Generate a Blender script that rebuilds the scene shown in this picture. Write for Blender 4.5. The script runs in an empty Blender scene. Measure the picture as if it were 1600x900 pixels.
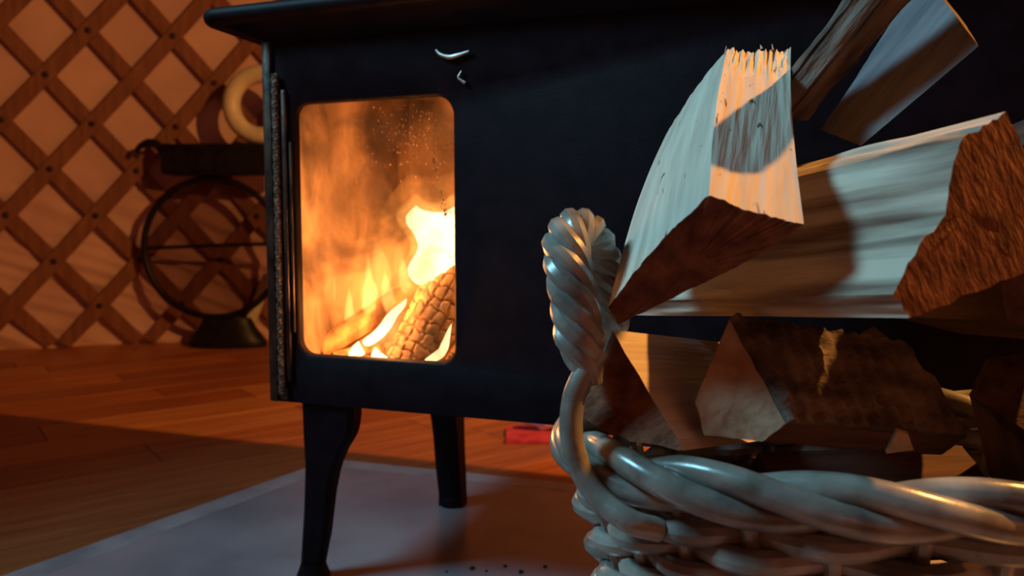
import bpy, bmesh, math, random
from mathutils import Vector, Matrix, noise
random.seed(7)
SC = bpy.context.scene
COL = SC.collection
R = math.radians

# ------------------------------------------------------------------ camera
FPX = 1200.0
PITCH = R(4.53)
CAM_H = 0.5
cam_data = bpy.data.cameras.new('camera')
cam_data.lens = 27.0
cam_data.sensor_width = 36.0
cam_data.clip_start = 0.02
cam_data.dof.use_dof = True
cam_data.dof.focus_distance = 0.66
cam_data.dof.aperture_fstop = 6.5
cam = bpy.data.objects.new('camera', cam_data)
COL.objects.link(cam)
cam.location = (0, 0, CAM_H)
cam.rotation_euler = (R(90) - PITCH, 0, 0)
SC.camera = cam

# ------------------------------------------------------------------ world and lights
world = bpy.data.worlds.new('world')
SC.world = world
world.use_nodes = True
bg = world.node_tree.nodes['Background']
bg.inputs[0].default_value = (0.30, 0.16, 0.34, 1)
bg.inputs[1].default_value = 0.022

def point_light(name, loc, power, color, radius=0.03):
    l = bpy.data.lights.new(name, 'POINT')
    l.energy = power
    l.color = color
    l.shadow_soft_size = radius
    o = bpy.data.objects.new(name, l)
    o.location = loc
    COL.objects.link(o)
    return o

def area_light(name, loc, target, power, color, sx, sy, spread=180):
    l = bpy.data.lights.new(name, 'AREA')
    l.shape = 'RECTANGLE'
    l.size = sx
    l.size_y = sy
    l.energy = power
    l.color = color
    l.spread = R(spread)
    o = bpy.data.objects.new(name, l)
    o.location = loc
    o.rotation_euler = (Vector(target) - Vector(loc)).to_track_quat('-Z', 'Y').to_euler()
    COL.objects.link(o)
    return o

# warm hanging lamp of the yurt, high to the right behind the stove
point_light('hanging_lamp_light', (1.27, 0.80, 1.75), 185, (1.0, 0.41, 0.085), 0.018)
# cool daylight falling through the roof opening, high on the left
area_light('roof_daylight', (-1.15, 0.62, 1.55), (0.22, 0.60, 0.45), 7.8, (0.33, 0.76, 0.96), 0.40, 0.40, 105)
# weak reddish fill added behind the camera to tint the unlit log ends
area_light('red_fill_light', (0.9, -1.7, 1.1), (0.2, 0.6, 0.5), 0.8, (1.0, 0.25, 0.16), 0.5, 0.5)

SC.view_settings.view_transform = 'Standard'
SC.view_settings.look = 'None'
SC.view_settings.exposure = 0.0
SC.view_settings.gamma = 1.0
SC.view_settings.use_curve_mapping = False

# ------------------------------------------------------------------ coordinates
FW = Vector((0, math.cos(PITCH), -math.sin(PITCH)))
UP = Vector((0, math.sin(PITCH), math.cos(PITCH)))
CAM = Vector((0, 0, CAM_H))

def ray(u, v):
    return FW + Vector((1, 0, 0)) * ((u - 800) / FPX) + UP * ((450 - v) / FPX)

def at(u, v, y):
    r = ray(u, v)
    return CAM + r * (y / r.y)

TH = R(-19.2)
DX = Vector((math.cos(TH), math.sin(TH), 0))
DN = Vector((-math.sin(TH), math.cos(TH), 0))
STOVE_ORIGIN = Vector((-0.323, 1.04, 0.0))

def on_stove(u, v, y=0.0):
    """stove coordinates (along the face, depth, height) of a sight line at depth y behind the face"""
    r = ray(u, v)
    t = ((STOVE_ORIGIN + DN * y - CAM).dot(DN)) / r.dot(DN)
    q = CAM + r * t
    return Vector(((q - STOVE_ORIGIN).dot(DX), y, q.z))

def stove_world(p):
    return STOVE_ORIGIN + DX * p[0] + DN * p[1] + Vector((0, 0, p[2]))

# ------------------------------------------------------------------ materials
def new_mat(name):
    m = bpy.data.materials.new(name)
    m.use_nodes = True
    nt = m.node_tree
    return m, nt, nt.nodes['Principled BSDF']

def noise_mat(name, c1, c2, scale=(8, 8, 8), rough=0.7, bump=0.2, bump_scale=None, detail=6, metallic=0.0,
              cracks=None, coat=0.0, ramp=(0.35, 0.65), bump_dist=0.01, spec=0.5, distortion=0.0):
    m, nt, b = new_mat(name)
    tc = nt.nodes.new('ShaderNodeTexCoord')
    mp = nt.nodes.new('ShaderNodeMapping')
    mp.inputs['Scale'].default_value = scale
    nt.links.new(tc.outputs['Object'], mp.inputs['Vector'])
    n = nt.nodes.new('ShaderNodeTexNoise')
    n.inputs['Scale'].default_value = 1.0
    n.inputs['Detail'].default_value = detail
    n.inputs['Distortion'].default_value = distortion
    nt.links.new(mp.outputs[0], n.inputs['Vector'])
    cr = nt.nodes.new('ShaderNodeValToRGB')
    cr.color_ramp.elements[0].position = ramp[0]
    cr.color_ramp.elements[1].position = ramp[1]
    cr.color_ramp.elements[0].color = (*c1, 1)
    cr.color_ramp.elements[1].color = (*c2, 1)
    nt.links.new(n.outputs['Fac'], cr.inputs['Fac'])
    col_out = cr.outputs[0]
    if cracks:
        mp3 = nt.nodes.new('ShaderNodeMapping')
        mp3.inputs['Scale'].default_value = cracks
        nt.links.new(tc.outputs['Object'], mp3.inputs['Vector'])
        n3 = nt.nodes.new('ShaderNodeTexNoise')
        n3.inputs['Scale'].default_value = 1.0
        n3.inputs['Detail'].default_value = 2
        n3.inputs['Distortion'].default_value = 0.7
        nt.links.new(mp3.outputs[0], n3.inputs['Vector'])
        c3 = nt.nodes.new('ShaderNodeValToRGB')
        c3.color_ramp.elements[0].position = 0.69
        c3.color_ramp.elements[1].position = 0.74
        c3.color_ramp.elements[0].color = (1, 1, 1, 1)
        c3.color_ramp.elements[1].color = (0.25, 0.18, 0.14, 1)
        nt.links.new(n3.outputs['Fac'], c3.inputs['Fac'])
        mxc = nt.nodes.new('ShaderNodeMix')
        mxc.data_type = 'RGBA'
        mxc.blend_type = 'MULTIPLY'
        mxc.inputs['Factor'].default_value = 1.0
        nt.links.new(cr.outputs[0], mxc.inputs[6])
        nt.links.new(c3.outputs[0], mxc.inputs[7])
        col_out = mxc.outputs[2]
    nt.links.new(col_out, b.inputs['Base Color'])
    b.inputs['Roughness'].default_value = rough
    b.inputs['Metallic'].default_value = metallic
    b.inputs['Coat Weight'].default_value = coat
    b.inputs['Coat Roughness'].default_value = 0.2
    b.inputs['Specular IOR Level'].default_value = spec
    if bump > 0:
        bp = nt.nodes.new('ShaderNodeBump')
        bp.inputs['Strength'].default_value = bump
        bp.inputs['Distance'].default_value = bump_dist
        src = n
        if bump_scale:
            mp2 = nt.nodes.new('ShaderNodeMapping')
            mp2.inputs['Scale'].default_value = bump_scale
            nt.links.new(tc.outputs['Object'], mp2.inputs['Vector'])
            n2 = nt.nodes.new('ShaderNodeTexNoise')
            n2.inputs['Scale'].default_value = 1.0
            n2.inputs['Detail'].default_value = 5
            nt.links.new(mp2.outputs[0], n2.inputs['Vector'])
            src = n2
        nt.links.new(src.outputs['Fac'], bp.inputs['Height'])
        nt.links.new(bp.outputs[0], b.inputs['Normal'])
    return m

def emit_mat(name, color, strength):
    m = bpy.data.materials.new(name)
    m.use_nodes = True
    nt = m.node_tree
    nt.nodes.clear()
    o = nt.nodes.new('ShaderNodeOutputMaterial')
    e = nt.nodes.new('ShaderNodeEmission')
    e.inputs[0].default_value = (*color, 1)
    e.inputs[1].default_value = strength
    nt.links.new(e.outputs[0], o.inputs['Surface'])
    return m

def flame_volume(name, color, strength):
    """thin burning gas: glows in proportion to how much of it one looks through"""
    m = bpy.data.materials.new(name)
    m.use_nodes = True
    nt = m.node_tree
    nt.nodes.clear()
    o = nt.nodes.new('ShaderNodeOutputMaterial')
    e = nt.nodes.new('ShaderNodeEmission')
    e.inputs[0].default_value = (*color, 1)
    e.inputs[1].default_value = strength
    nt.links.new(e.outputs[0], o.inputs['Volume'])
    return m

M = {}
M['iron'] = noise_mat('black_cast_iron', (0.006, 0.003, 0.005), (0.012, 0.006, 0.010), (30, 30, 30), 0.55, 0.12, (220, 220, 220), bump_dist=0.002, spec=0.10)
M['iron_trim'] = noise_mat('worn_iron_trim', (0.02, 0.012, 0.010), (0.10, 0.055, 0.035), (60, 60, 25), 0.42, 0.3, (160, 160, 60), metallic=0.5, bump_dist=0.003)
M['rope'] = noise_mat('door_rope_seal', (0.05, 0.03, 0.02), (0.16, 0.09, 0.05), (90, 90, 90), 0.6, 0.4, (300, 300, 300), bump_dist=0.003)
M['brick'] = noise_mat('scorched_firebrick', (0.05, 0.028, 0.018), (0.62, 0.42, 0.28), (9, 9, 7), 0.85, 0.4, (40, 40, 40), ramp=(0.28, 0.66), distortion=0.8)
M['latch'] = noise_mat('bare_worn_steel', (0.5, 0.42, 0.38), (0.85, 0.75, 0.7), (80, 80, 80), 0.38, 0.2, metallic=1.0, bump_dist=0.001)
M['char'] = noise_mat('charred_log', (0.10, 0.04, 0.02), (0.72, 0.42, 0.20), (35, 35, 35), 0.8, 0.3, ramp=(0.25, 0.55))
M['ember_log'] = noise_mat('half_burnt_log', (0.10, 0.045, 0.02), (0.70, 0.40, 0.19), (60, 60, 8), 0.8, 0.4, ramp=(0.3, 0.65))
M['fleck'] = noise_mat('tar_fleck', (0.8, 0.5, 0.25), (0.95, 0.7, 0.4), (50, 50, 50), 0.25, 0.0)
M['fleck'].node_tree.nodes['Principled BSDF'].inputs['Transmission Weight'].default_value = 0.8
M['split'] = noise_mat('split_firewood', (0.46, 0.38, 0.30), (0.70, 0.62, 0.51), (80, 80, 5.5), 0.72, 0.5, (260, 260, 16), cracks=(120, 120, 28), ramp=(0.25, 0.65), bump_dist=0.003, spec=0.3)
M['split_streaky'] = noise_mat('streaky_split_firewood', (0.15, 0.085, 0.06), (0.62, 0.54, 0.43), (42, 42, 3.2), 0.72, 0.5, (130, 130, 9), ramp=(0.36, 0.56), bump_dist=0.003, spec=0.3)
M['endgrain'] = noise_mat('sawn_end_grain', (0.11, 0.042, 0.026), (0.27, 0.115, 0.065), (60, 60, 60), 0.85, 0.6, (240, 90, 240), bump_dist=0.003, spec=0.2)
M['endgrain_pale'] = noise_mat('pale_sawn_end_grain', (0.42, 0.27, 0.16), (0.66, 0.50, 0.34), (50, 50, 50), 0.85, 0.5, (200, 200, 200), bump_dist=0.002, spec=0.2)
M['dim_cool_wood'] = noise_mat('dim_cool_lit_firewood', (0.10, 0.10, 0.12), (0.27, 0.27, 0.29), (60, 60, 6), 0.8, 0.5, (180, 180, 14), ramp=(0.25, 0.7), bump_dist=0.003, spec=0.2)  # wood colour darkened and blued to carry the dim cool light on this log
M['bark'] = noise_mat('firewood_bark', (0.05, 0.035, 0.028), (0.22, 0.17, 0.14), (55, 55, 14), 0.85, 0.9, (120, 120, 26), bump_dist=0.006, spec=0.3)
M['shaded_wood'] = noise_mat('shaded_split_firewood', (0.05, 0.026, 0.02), (0.13, 0.07, 0.05), (60, 60, 5), 0.8, 0.5, (140, 140, 10), bump_dist=0.003, spec=0.25)  # split wood with the shade of the pile put into its colour
M['cane'] = noise_mat('varnished_willow_cane', (0.11, 0.10, 0.085), (0.35, 0.34, 0.30), (26, 26, 26), 0.30, 0.25, (90, 90, 90), bump_dist=0.002, coat=0.5)
M['canvas'] = noise_mat('yurt_canvas', (0.60, 0.38, 0.40), (0.71, 0.47, 0.47), (5, 5, 5), 0.9, 0.2, (260, 260, 260), bump_dist=0.002, spec=0.2)
M['slat'] = noise_mat('lattice_slat_wood', (0.17, 0.062, 0.042), (0.26, 0.10, 0.065), (40, 40, 5), 0.65, 0.3, bump_dist=0.002)
M['bolt'] = noise_mat('dark_bolt', (0.01, 0.008, 0.008), (0.03, 0.02, 0.02), (60, 60, 60), 0.5, 0.0)
M['hearth'] = noise_mat('grey_hearth_plate', (0.24, 0.22, 0.26), (0.42, 0.39, 0.43), (4, 4, 4), 0.24, 0.10, (45, 45, 45), detail=8, bump_dist=0.001, metallic=0.1)
M['hearth_edge'] = noise_mat('hearth_edge_strip', (0.30, 0.28, 0.31), (0.50, 0.46, 0.48), (12, 12, 12), 0.4, 0.15, bump_dist=0.001)
M['black_paint'] = noise_mat('black_painted_metal', (0.006, 0.006, 0.009), (0.014, 0.012, 0.017), (30, 30, 30), 0.4, 0.05, spec=0.2)
M['cream'] = noise_mat('cream_enamel', (0.62, 0.58, 0.48), (0.75, 0.70, 0.58), (15, 15, 15), 0.4, 0.05)
M['redcloth'] = noise_mat('red_cloth', (0.42, 0.02, 0.03), (0.62, 0.05, 0.06), (30, 30, 30), 0.9, 0.3)
M['wrapper'] = noise_mat('crinkled_wrapper', (0.45, 0.40, 0.46), (0.75, 0.70, 0.75), (40, 40, 40), 0.25, 0.5, bump_dist=0.004)
M['crumb'] = noise_mat('dark_crumb', (0.015, 0.01, 0.01), (0.05, 0.03, 0.025), (90, 90, 90), 0.9, 0.0)
PLANK_MATS = []
for i, (a, b) in enumerate([((0.30, 0.085, 0.028), (0.47, 0.15, 0.05)), ((0.36, 0.11, 0.035), (0.56, 0.19, 0.065)),
                            ((0.25, 0.07, 0.026), (0.40, 0.125, 0.045)), ((0.40, 0.145, 0.055), (0.56, 0.23, 0.09))]):
    PLANK_MATS.append(noise_mat('floor_plank_wood_%d' % i, a, b, (3, 45, 45), 0.42, 0.12, bump_dist=0.001, distortion=0.5))

def glass_mat():
    m = bpy.data.materials.new('sooty_stove_glass')
    m.use_nodes = True
    nt = m.node_tree
    nt.nodes.clear()
    o = nt.nodes.new('ShaderNodeOutputMaterial')
    tr = nt.nodes.new('ShaderNodeBsdfTransparent')
    tr.inputs[0].default_value = (1.0, 0.93, 0.86, 1)
    gl = nt.nodes.new('ShaderNodeBsdfGlossy')
    gl.inputs['Roughness'].default_value = 0.06
    mx = nt.nodes.new('ShaderNodeMixShader')
    mx.inputs[0].default_value = 0.04
    nt.links.new(tr.outputs[0], mx.inputs[1])
    nt.links.new(gl.outputs[0], mx.inputs[2])
    so = nt.nodes.new('ShaderNodeBsdfDiffuse')
    so.inputs[0].default_value = (0.10, 0.045, 0.02, 1)
    tc = nt.nodes.new('ShaderNodeTexCoord')
    mp = nt.nodes.new('ShaderNodeMapping')
    mp.inputs['Scale'].default_value = (10, 10, 8)
    mp.inputs['Rotation'].default_value = (0, 0.5, 0)
    nt.links.new(tc.outputs['Object'], mp.inputs[0])
    n = nt.nodes.new('ShaderNodeTexNoise')
    n.inputs['Scale'].default_value = 1
    n.inputs['Detail'].default_value = 7
    n.inputs['Distortion'].default_value = 0.6
    nt.links.new(mp.outputs[0], n.inputs['Vector'])
    cr = nt.nodes.new('ShaderNodeValToRGB')
    cr.color_ramp.elements[0].position = 0.5
    cr.color_ramp.elements[1].position = 0.75
    cr.color_ramp.elements[0].color = (0, 0, 0, 1)
    cr.color_ramp.elements[1].color = (0.6, 0.6, 0.6, 1)
    nt.links.new(n.outputs['Fac'], cr.inputs[0])
    m2 = nt.nodes.new('ShaderNodeMixShader')
    nt.links.new(cr.outputs[0], m2.inputs[0])
    nt.links.new(mx.outputs[0], m2.inputs[1])
    nt.links.new(so.outputs[0], m2.inputs[2])
    nt.links.new(m2.outputs[0], o.inputs['Surface'])
    return m
M['glass'] = glass_mat()

def tinted_disc_mat():
    m = bpy.data.materials.new('dark_tint')
    m.use_nodes = True
    nt = m.node_tree
    nt.nodes.clear()
    o = nt.nodes.new('ShaderNodeOutputMaterial')
    tr = nt.nodes.new('ShaderNodeBsdfTransparent')
    tr.inputs[0].default_value = (0.86, 0.82, 0.82, 1)
    df = nt.nodes.new('ShaderNodeBsdfDiffuse')
    df.inputs[0].default_value = (0.03, 0.02, 0.03, 1)
    mx = nt.nodes.new('ShaderNodeMixShader')
    mx.inputs[0].default_value = 0.10
    nt.links.new(tr.outputs[0], mx.inputs[1])
    nt.links.new(df.outputs[0], mx.inputs[2])
    nt.links.new(mx.outputs[0], o.inputs['Surface'])
    return m
M['tint'] = tinted_disc_mat()

# ------------------------------------------------------------------ object helpers
def tag(o, label=None, cat=None, group=None, kind=None):
    if label: o['label'] = label
    if cat: o['category'] = cat
    if group: o['group'] = group
    if kind: o['kind'] = kind
    return o

def empty(name, loc, rz=0.0):
    o = bpy.data.objects.new(name, None)
    o.empty_display_size = 0.05
    o.location = loc
    o.rotation_euler = (0, 0, rz)
    COL.objects.link(o)
    return o

def build(name, verts, faces, mat, parent=None, loc=None, smooth=True, angle=35, mats=None, fmi=None):
    """verts in the parent's space (or world when there is no parent); loc only moves the origin"""
    off = Vector(loc) if loc is not None else Vector((0, 0, 0))
    me = bpy.data.meshes.new(name)
    me.from_pydata([tuple(Vector(v) - off) for v in verts], [], faces)
    for mm in (mats or [mat]):
        me.materials.append(mm)
    if fmi:
        me.polygons.foreach_set('material_index', fmi)
    bm = bmesh.new()
    bm.from_mesh(me)
    bmesh.ops.recalc_face_normals(bm, faces=bm.faces)
    bm.to_mesh(me)
    bm.free()
    if smooth:
        me.polygons.foreach_set('use_smooth', [True] * len(me.polygons))
        me.set_sharp_from_angle(angle=R(angle))
    o = bpy.data.objects.new(name, me)
    o.location = off
    COL.objects.link(o)
    if parent is not None:
        o.parent = parent
    return o

class MB:
    def __init__(self):
        self.v = []
        self.f = []
    def add(self, v, f):
        n = len(self.v)
        self.v += [Vector(p) for p in v]
        self.f += [[i + n for i in q] for q in f]
        return self
    def box(self, x0, x1, y0, y1, z0, z1, b=0.0):
        bm = bmesh.new()
        bmesh.ops.create_cube(bm, size=1)
        for w in bm.verts:
            w.co = Vector(((x0 + x1) / 2 + w.co.x * (x1 - x0), (y0 + y1) / 2 + w.co.y * (y1 - y0), (z0 + z1) / 2 + w.co.z * (z1 - z0)))
        if b > 0:
            bmesh.ops.bevel(bm, geom=bm.edges[:], offset=b, segments=2, affect='EDGES', profile=0.5)
        bm.verts.index_update()
        self.add([w.co.copy() for w in bm.verts], [[w.index for w in q.verts] for q in bm.faces])
        bm.free()
        return self
    def tube(self, pts, rad, n=10, closed=False, caps=True):
        v, f = tube_mesh(pts, rad, n, closed, caps)
        return self.add(v, f)
    def build(self, name, mat, parent=None, **k):
        return build(name, self.v, self.f, mat, parent, **k)

def tube_mesh(pts, rad, n=10, closed=False, caps=True):
    pts = [Vector(p) for p in pts]
    m = len(pts)
    rr = rad if isinstance(rad, (list, tuple)) else [rad] * m
    tang = []
    for i in range(m):
        if closed:
            t = pts[(i + 1) % m] - pts[i - 1]
        else:
            t = pts[min(i + 1, m - 1)] - pts[max(i - 1, 0)]
        tang.append(t.normalized())
    nrm = tang[0].orthogonal().normalized()
    v, f = [], []
    for i in range(m):
        if i:
            q = tang[i - 1].rotation_difference(tang[i])
            nrm = (q @ nrm)
            nrm = (nrm - tang[i] * nrm.dot(tang[i])).normalized()
        bi = tang[i].cross(nrm)
        for k in range(n):
            a = 2 * math.pi * k / n
            v.append(pts[i] + (nrm * math.cos(a) + bi * math.sin(a)) * rr[i])
    # on a closed tube find the roll that matches start to end
    shift = 0
    if closed:
        best = 1e9
        for s in range(n):
            e = (v[(m - 1) * n + s] - v[0]).length
            if e < best:
                best, shift = e, s
    for i in range(m if closed else m - 1):
        j = (i + 1) % m
        for k in range(n):
            k2 = (k + 1) % n
            if closed and j == 0:
                f.append([i * n + (k + shift) % n, i * n + (k2 + shift) % n, k2, k])
            else:
                f.append([i * n + k, i * n + k2, j * n + k2, j * n + k])
    if caps and not closed:
        f.append(list(range(n)))
        f.append([(m - 1) * n + k for k in range(n)])
    return v, f

def smooth_path(ctrl, per=8):
    """Catmull-Rom through control points"""
    c = [Vector(p) for p in ctrl]
    c = [c[0] * 2 - c[1]] + c + [c[-1] * 2 - c[-2]]
    out = []
    for i in range(1, len(c) - 2):
        for s in range(per):
            t = s / per
            p0, p1, p2, p3 = c[i - 1], c[i], c[i + 1], c[i + 2]
            out.append(0.5 * ((2 * p1) + (p2 - p0) * t + (2 * p0 - 5 * p1 + 4 * p2 - p3) * t * t + (3 * p1 - p0 - 3 * p2 + p3) * t ** 3))
    out.append(c[-2])
    return out

def twisted(path, count, offset, pitch, closed=False, phase0=0.0):
    """strands that wind round a path; returns a list of point lists"""
    m = len(path)
    tang = []
    for i in range(m):
        t = (path[(i + 1) % m] - path[i - 1]) if closed else (path[min(i + 1, m - 1)] - path[max(i - 1, 0)])
        tang.append(t.normalized())
    nrm = tang[0].orthogonal().normalized()
    frames = []
    L = [0.0]
    for i in range(m):
        if i:
            nrm = tang[i - 1].rotation_difference(tang[i]) @ nrm
            nrm = (nrm - tang[i] * nrm.dot(tang[i])).normalized()
            L.append(L[-1] + (path[i] - path[i - 1]).length)
        frames.append((nrm.copy(), tang[i].cross(nrm)))
    out = []
    for s in range(count):
        ph = 2 * math.pi * s / count + phase0
        out.append([path[i] + (frames[i][0] * math.cos(ph + 2 * math.pi * L[i] / pitch) + frames[i][1] * math.sin(ph + 2 * math.pi * L[i] / pitch)) * offset for i in range(m)])
    return out

def rounded_rect(x0, x1, z0, z1, rad, n=8):
    if not isinstance(rad, (list, tuple)):
        rad = [rad] * 4
    pts = []
    for (cx, cz, a0, r) in ((x1 - rad[0], z1 - rad[0], 0, rad[0]), (x0 + rad[1], z1 - rad[1], 90, rad[1]),
                            (x0 + rad[2], z0 + rad[2], 180, rad[2]), (x1 - rad[3], z0 + rad[3], 270, rad[3])):
        for k in range(n + 1):
            a = R(a0 + 90 * k / n)
            pts.append((cx + r * math.cos(a), cz + r * math.sin(a)))
    return pts

def plate_with_hole(outer, inner, y0, y1, bev=0.003):
    """flat plate in the x-z plane between depths y0 (front) and y1, hole edge rounded off"""
    bm = bmesh.new()
    mb = MB()
    def loop(pts, y):
        vs = [bm.verts.new((p[0], y, p[1])) for p in pts]
        es = [bm.edges.new((vs[i], vs[(i + 1) % len(vs)])) for i in range(len(vs))]
        return vs, es
    cx = sum(p[0] for p in inner) / len(inner)
    cz = sum(p[1] for p in inner) / len(inner)
    big = [(p[0] + bev * (1 if p[0] > cx else -1), p[1] + bev * (1 if p[1] > cz else -1)) for p in inner]
    ov, oe = loop(outer, y0)
    iv, ie = loop(big, y0)
    bmesh.ops.triangle_fill(bm, use_beauty=True, edges=oe + ie)
    jv, je = loop(inner, y0 + bev)
    kv, ke = loop(inner, y1)
    pv, pe = loop(outer, y1)
    for a, b in ((iv, jv), (jv, kv), (ov, pv)):
        for i in range(len(a)):
            j = (i + 1) % len(a)
            bm.faces.new((a[i], a[j], b[j], b[i]))
    bmesh.ops.triangle_fill(bm, use_beauty=True, edges=ke + pe)
    bm.verts.index_update()
    mb.add([w.co.copy() for w in bm.verts], [[w.index for w in q.verts] for q in bm.faces])
    bm.free()
    return mb

# ------------------------------------------------------------------ the yurt: wall, lattice, floor
WC = Vector((-0.6, 0.0, 0.0))
WR = 3.42

def wall_pt(phi, z, r):
    return Vector((WC.x + r * math.sin(phi), WC.y + r * math.cos(phi), z))

def wall_hit(u, v):
    r = ray(u, v)
    a = r.x ** 2 + r.y ** 2
    b = 2 * (r.x * (CAM.x - WC.x) + r.y * (CAM.y - WC.y))
    c = (CAM.x - WC.x) ** 2 + (CAM.y - WC.y) ** 2 - WR ** 2
    t = (-b + math.sqrt(b * b - 4 * a * c)) / (2 * a)
    q = CAM + r * t
    return math.atan2(q.x - WC.x, q.y - WC.y), q.z

WALL_H = 1.75
def canvas_mesh(p0, p1, np_, nz, folds):
    v, f = [], []
    for i in range(np_ + 1):
        ph = p0 + (p1 - p0) * i / np_
        s = ph * WR
        for k in range(nz + 1):
            z = -0.02 + (WALL_H + 0.02) * k / nz
            d = 0.0
            if folds:
                w = max(0.0, min(1.0, (0.78 - z) / 0.45))
                q = z + 0.42 * s + 0.05 * noise.noise(Vector((s * 2.2, z * 2.2, 3.1)))
                d = w * (0.030 * noise.noise(Vector((q * 13.0, s * 1.3, 0.0))) + 0.022 * noise.noise(Vector((q * 27.0, s * 2.0, 5.0)))) + 0.006 * w
                d += 0.012 * noise.noise(Vector((s * 1.5, z * 1.5, 9.0)))
            v.append(wall_pt(ph, z, WR + max(0.002, 0.018 + d)))
    for i in range(np_):
        for k in range(nz):
            a = i * (nz + 1) + k
            f.append([a, a + nz + 1, a + nz + 2, a + 1])
    return v, f

PH_A, PH_B = R(-52), R(22)
v, f = canvas_mesh(PH_A, PH_B, 260, 130, True)
wall_left = tag(build('wall_left', v, f, M['canvas'], smooth=True, angle=80), 'pale canvas yurt wall with slanting folds behind a wooden lattice', kind='structure')
v, f = canvas_mesh(PH_B, PH_A + 2 * math.pi, 90, 6, False)
tag(build('wall_back', v, f, M['canvas'], smooth=True, angle=80), 'plain canvas yurt wall running on round the room', kind='structure')

# lattice
phi0, z0c = wall_hit(146, 195)
phi1, _ = wall_hit(277, 197)
_, z2c = wall_hit(147, 337)
S0 = phi0 * WR
SW = (phi1 - phi0) * WR              # spacing along the wall
SHGT = z0c - z2c                      # spacing up the wall
KS = SHGT / SW
SLAT_W, SLAT_T = 0.058, 0.011
LAT_TOP = 1.70
def slat(family, i):
    sgn = 1 if family == 0 else -1
    za, zb = 0.012, LAT_TOP
    r0 = WR - (0.024 if family == 0 else 0.008)
    pts = []
    n = 16
    for k in range(n + 1):
        z = za + (zb - za) * k / n
        s = S0 + i * SW + sgn * (z - z0c) / KS
        pts.append((s, z))
    if max(p[0] for p in pts) / WR < PH_A + 0.02 or min(p[0] for p in pts) / WR > PH_B - 0.05:
        return None
    dirv = Vector((sgn / KS, 1.0)).normalized()
    per = Vector((-dirv.y, dirv.x))
    c = wall_pt(pts[n // 2][0] / WR, 0.012, r0)
    v, f = [], []
    for (s, z) in pts:
        for (w, t) in ((-1, 0), (1, 0), (1, 1), (-1, 1)):
            ss = s + per.x * w * SLAT_W / 2
            zz = min(max(z + per.y * w * SLAT_W / 2, 0.004), LAT_TOP + 0.03)
            v.append(wall_pt(ss / WR, zz, r0 + (t - 0.5) * SLAT_T))
    for k in range(n):
        for e in range(4):
            f.append([k * 4 + e, k * 4 + (e + 1) % 4, k * 4 + 4 + (e + 1) % 4, k * 4 + 4 + e])
    f += [[0, 1, 2, 3], [n * 4 + e for e in range(4)]]
    return build('slat', v, f, M['slat'], parent=wall_left, loc=c, smooth=False)

bolt_v, bolt_f = [], []
for ring, (rr, h) in enumerate(((0.0125, 0.0), (0.0125, 0.006), (0.006, 0.010))):
    for k in range(8):
        bolt_v.append(Vector((rr * math.cos(k * math.pi / 4), h, rr * math.sin(k * math.pi / 4))))
for ring in range(2):
    for k in range(8):
        bolt_f.append([ring * 8 + k, ring * 8 + (k + 1) % 8, ring * 8 + 8 + (k + 1) % 8, ring * 8 + 8 + k])
bolt_f += [list(range(8)), [16 + k for k in range(8)]]
bolt_me = bpy.data.meshes.new('bolt')
bolt_me.from_pydata([tuple(p) for p in bolt_v], [], bolt_f)
bolt_me.materials.append(M['bolt'])
for i in range(-9, 12):
    slat(1, i)
for i in range(-9, 12):
    o = slat(0, i)
    if not o:
        continue
    for j in range(-9, 14):
        # crossing with the other family
        z = z0c + (j - i) * SW * KS / 2
        s = S0 + (i + j) / 2 * SW
        if not (0.06 < z < 1.66) or not (R(-40) < s / WR < R(4)) or (i * 5 + j * 3) % 7 == 3:
            continue
        b = bpy.data.objects.new('bolt', bolt_me)
        b.location = wall_pt(s / WR, z, WR - 0.029) - o.location
        b.rotation_euler = (0, 0, math.pi - s / WR)
        COL.objects.link(b)
        b.parent = o

# floor of planks running away to the right
floor = tag(build('floor', [(-4.2, -1.6, -0.03), (3.2, -1.6, -0.03), (3.2, 3.6, -0.03), (-4.2, 3.6, -0.03),
                            (-4.2, -1.6, -0.012), (3.2, -1.6, -0.012), (3.2, 3.6, -0.012), (-4.2, 3.6, -0.012)],
                  [[0, 1, 2, 3], [4, 5, 6, 7], [0, 1, 5, 4], [1, 2, 6, 5], [2, 3, 7, 6], [3, 0, 4, 7]], M['crumb'], smooth=False),
            'warm orange-brown wooden plank floor of the yurt', kind='structure')
PA = R(38)
PD = Vector((math.cos(PA), math.sin(PA), 0))
PN = Vector((-math.sin(PA), math.cos(PA), 0))
PL, PW = 1.15, 0.165
plank_me = []
for pm in PLANK_MATS:
    mb = MB().box(-PL / 2 + 0.001, PL / 2 - 0.001, -PW / 2 + 0.001, PW / 2 - 0.001, -0.012, 0.0, 0.0015)
    me = bpy.data.meshes.new('plank')
    me.from_pydata([tuple(p) for p in mb.v], [], mb.f)
    me.materials.append(pm)
    plank_me.append(me)
cnt = 0
for j in range(-16, 26):
    for i in range(-5, 6):
        c = PD * ((i + 0.37 * (j % 3) + 0.11 * (j % 5)) * PL) + PN * (j * PW)
        if (c - WC).length > WR - 0.35 and (c - WC).length > WR + 0.45:
            continue
        if c.y < 0.2 or c.x > 1.9 or c.x < -3.3 or c.y > 3.75:
            continue
        o = bpy.data.objects.new('plank', plank_me[random.choice((0, 0, 1, 1, 2, 3))])
        o.location = c
        o.rotation_euler = (0, 0, PA)
        COL.objects.link(o)
        o.parent = floor
        cnt += 1
print('planks', cnt)

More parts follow.
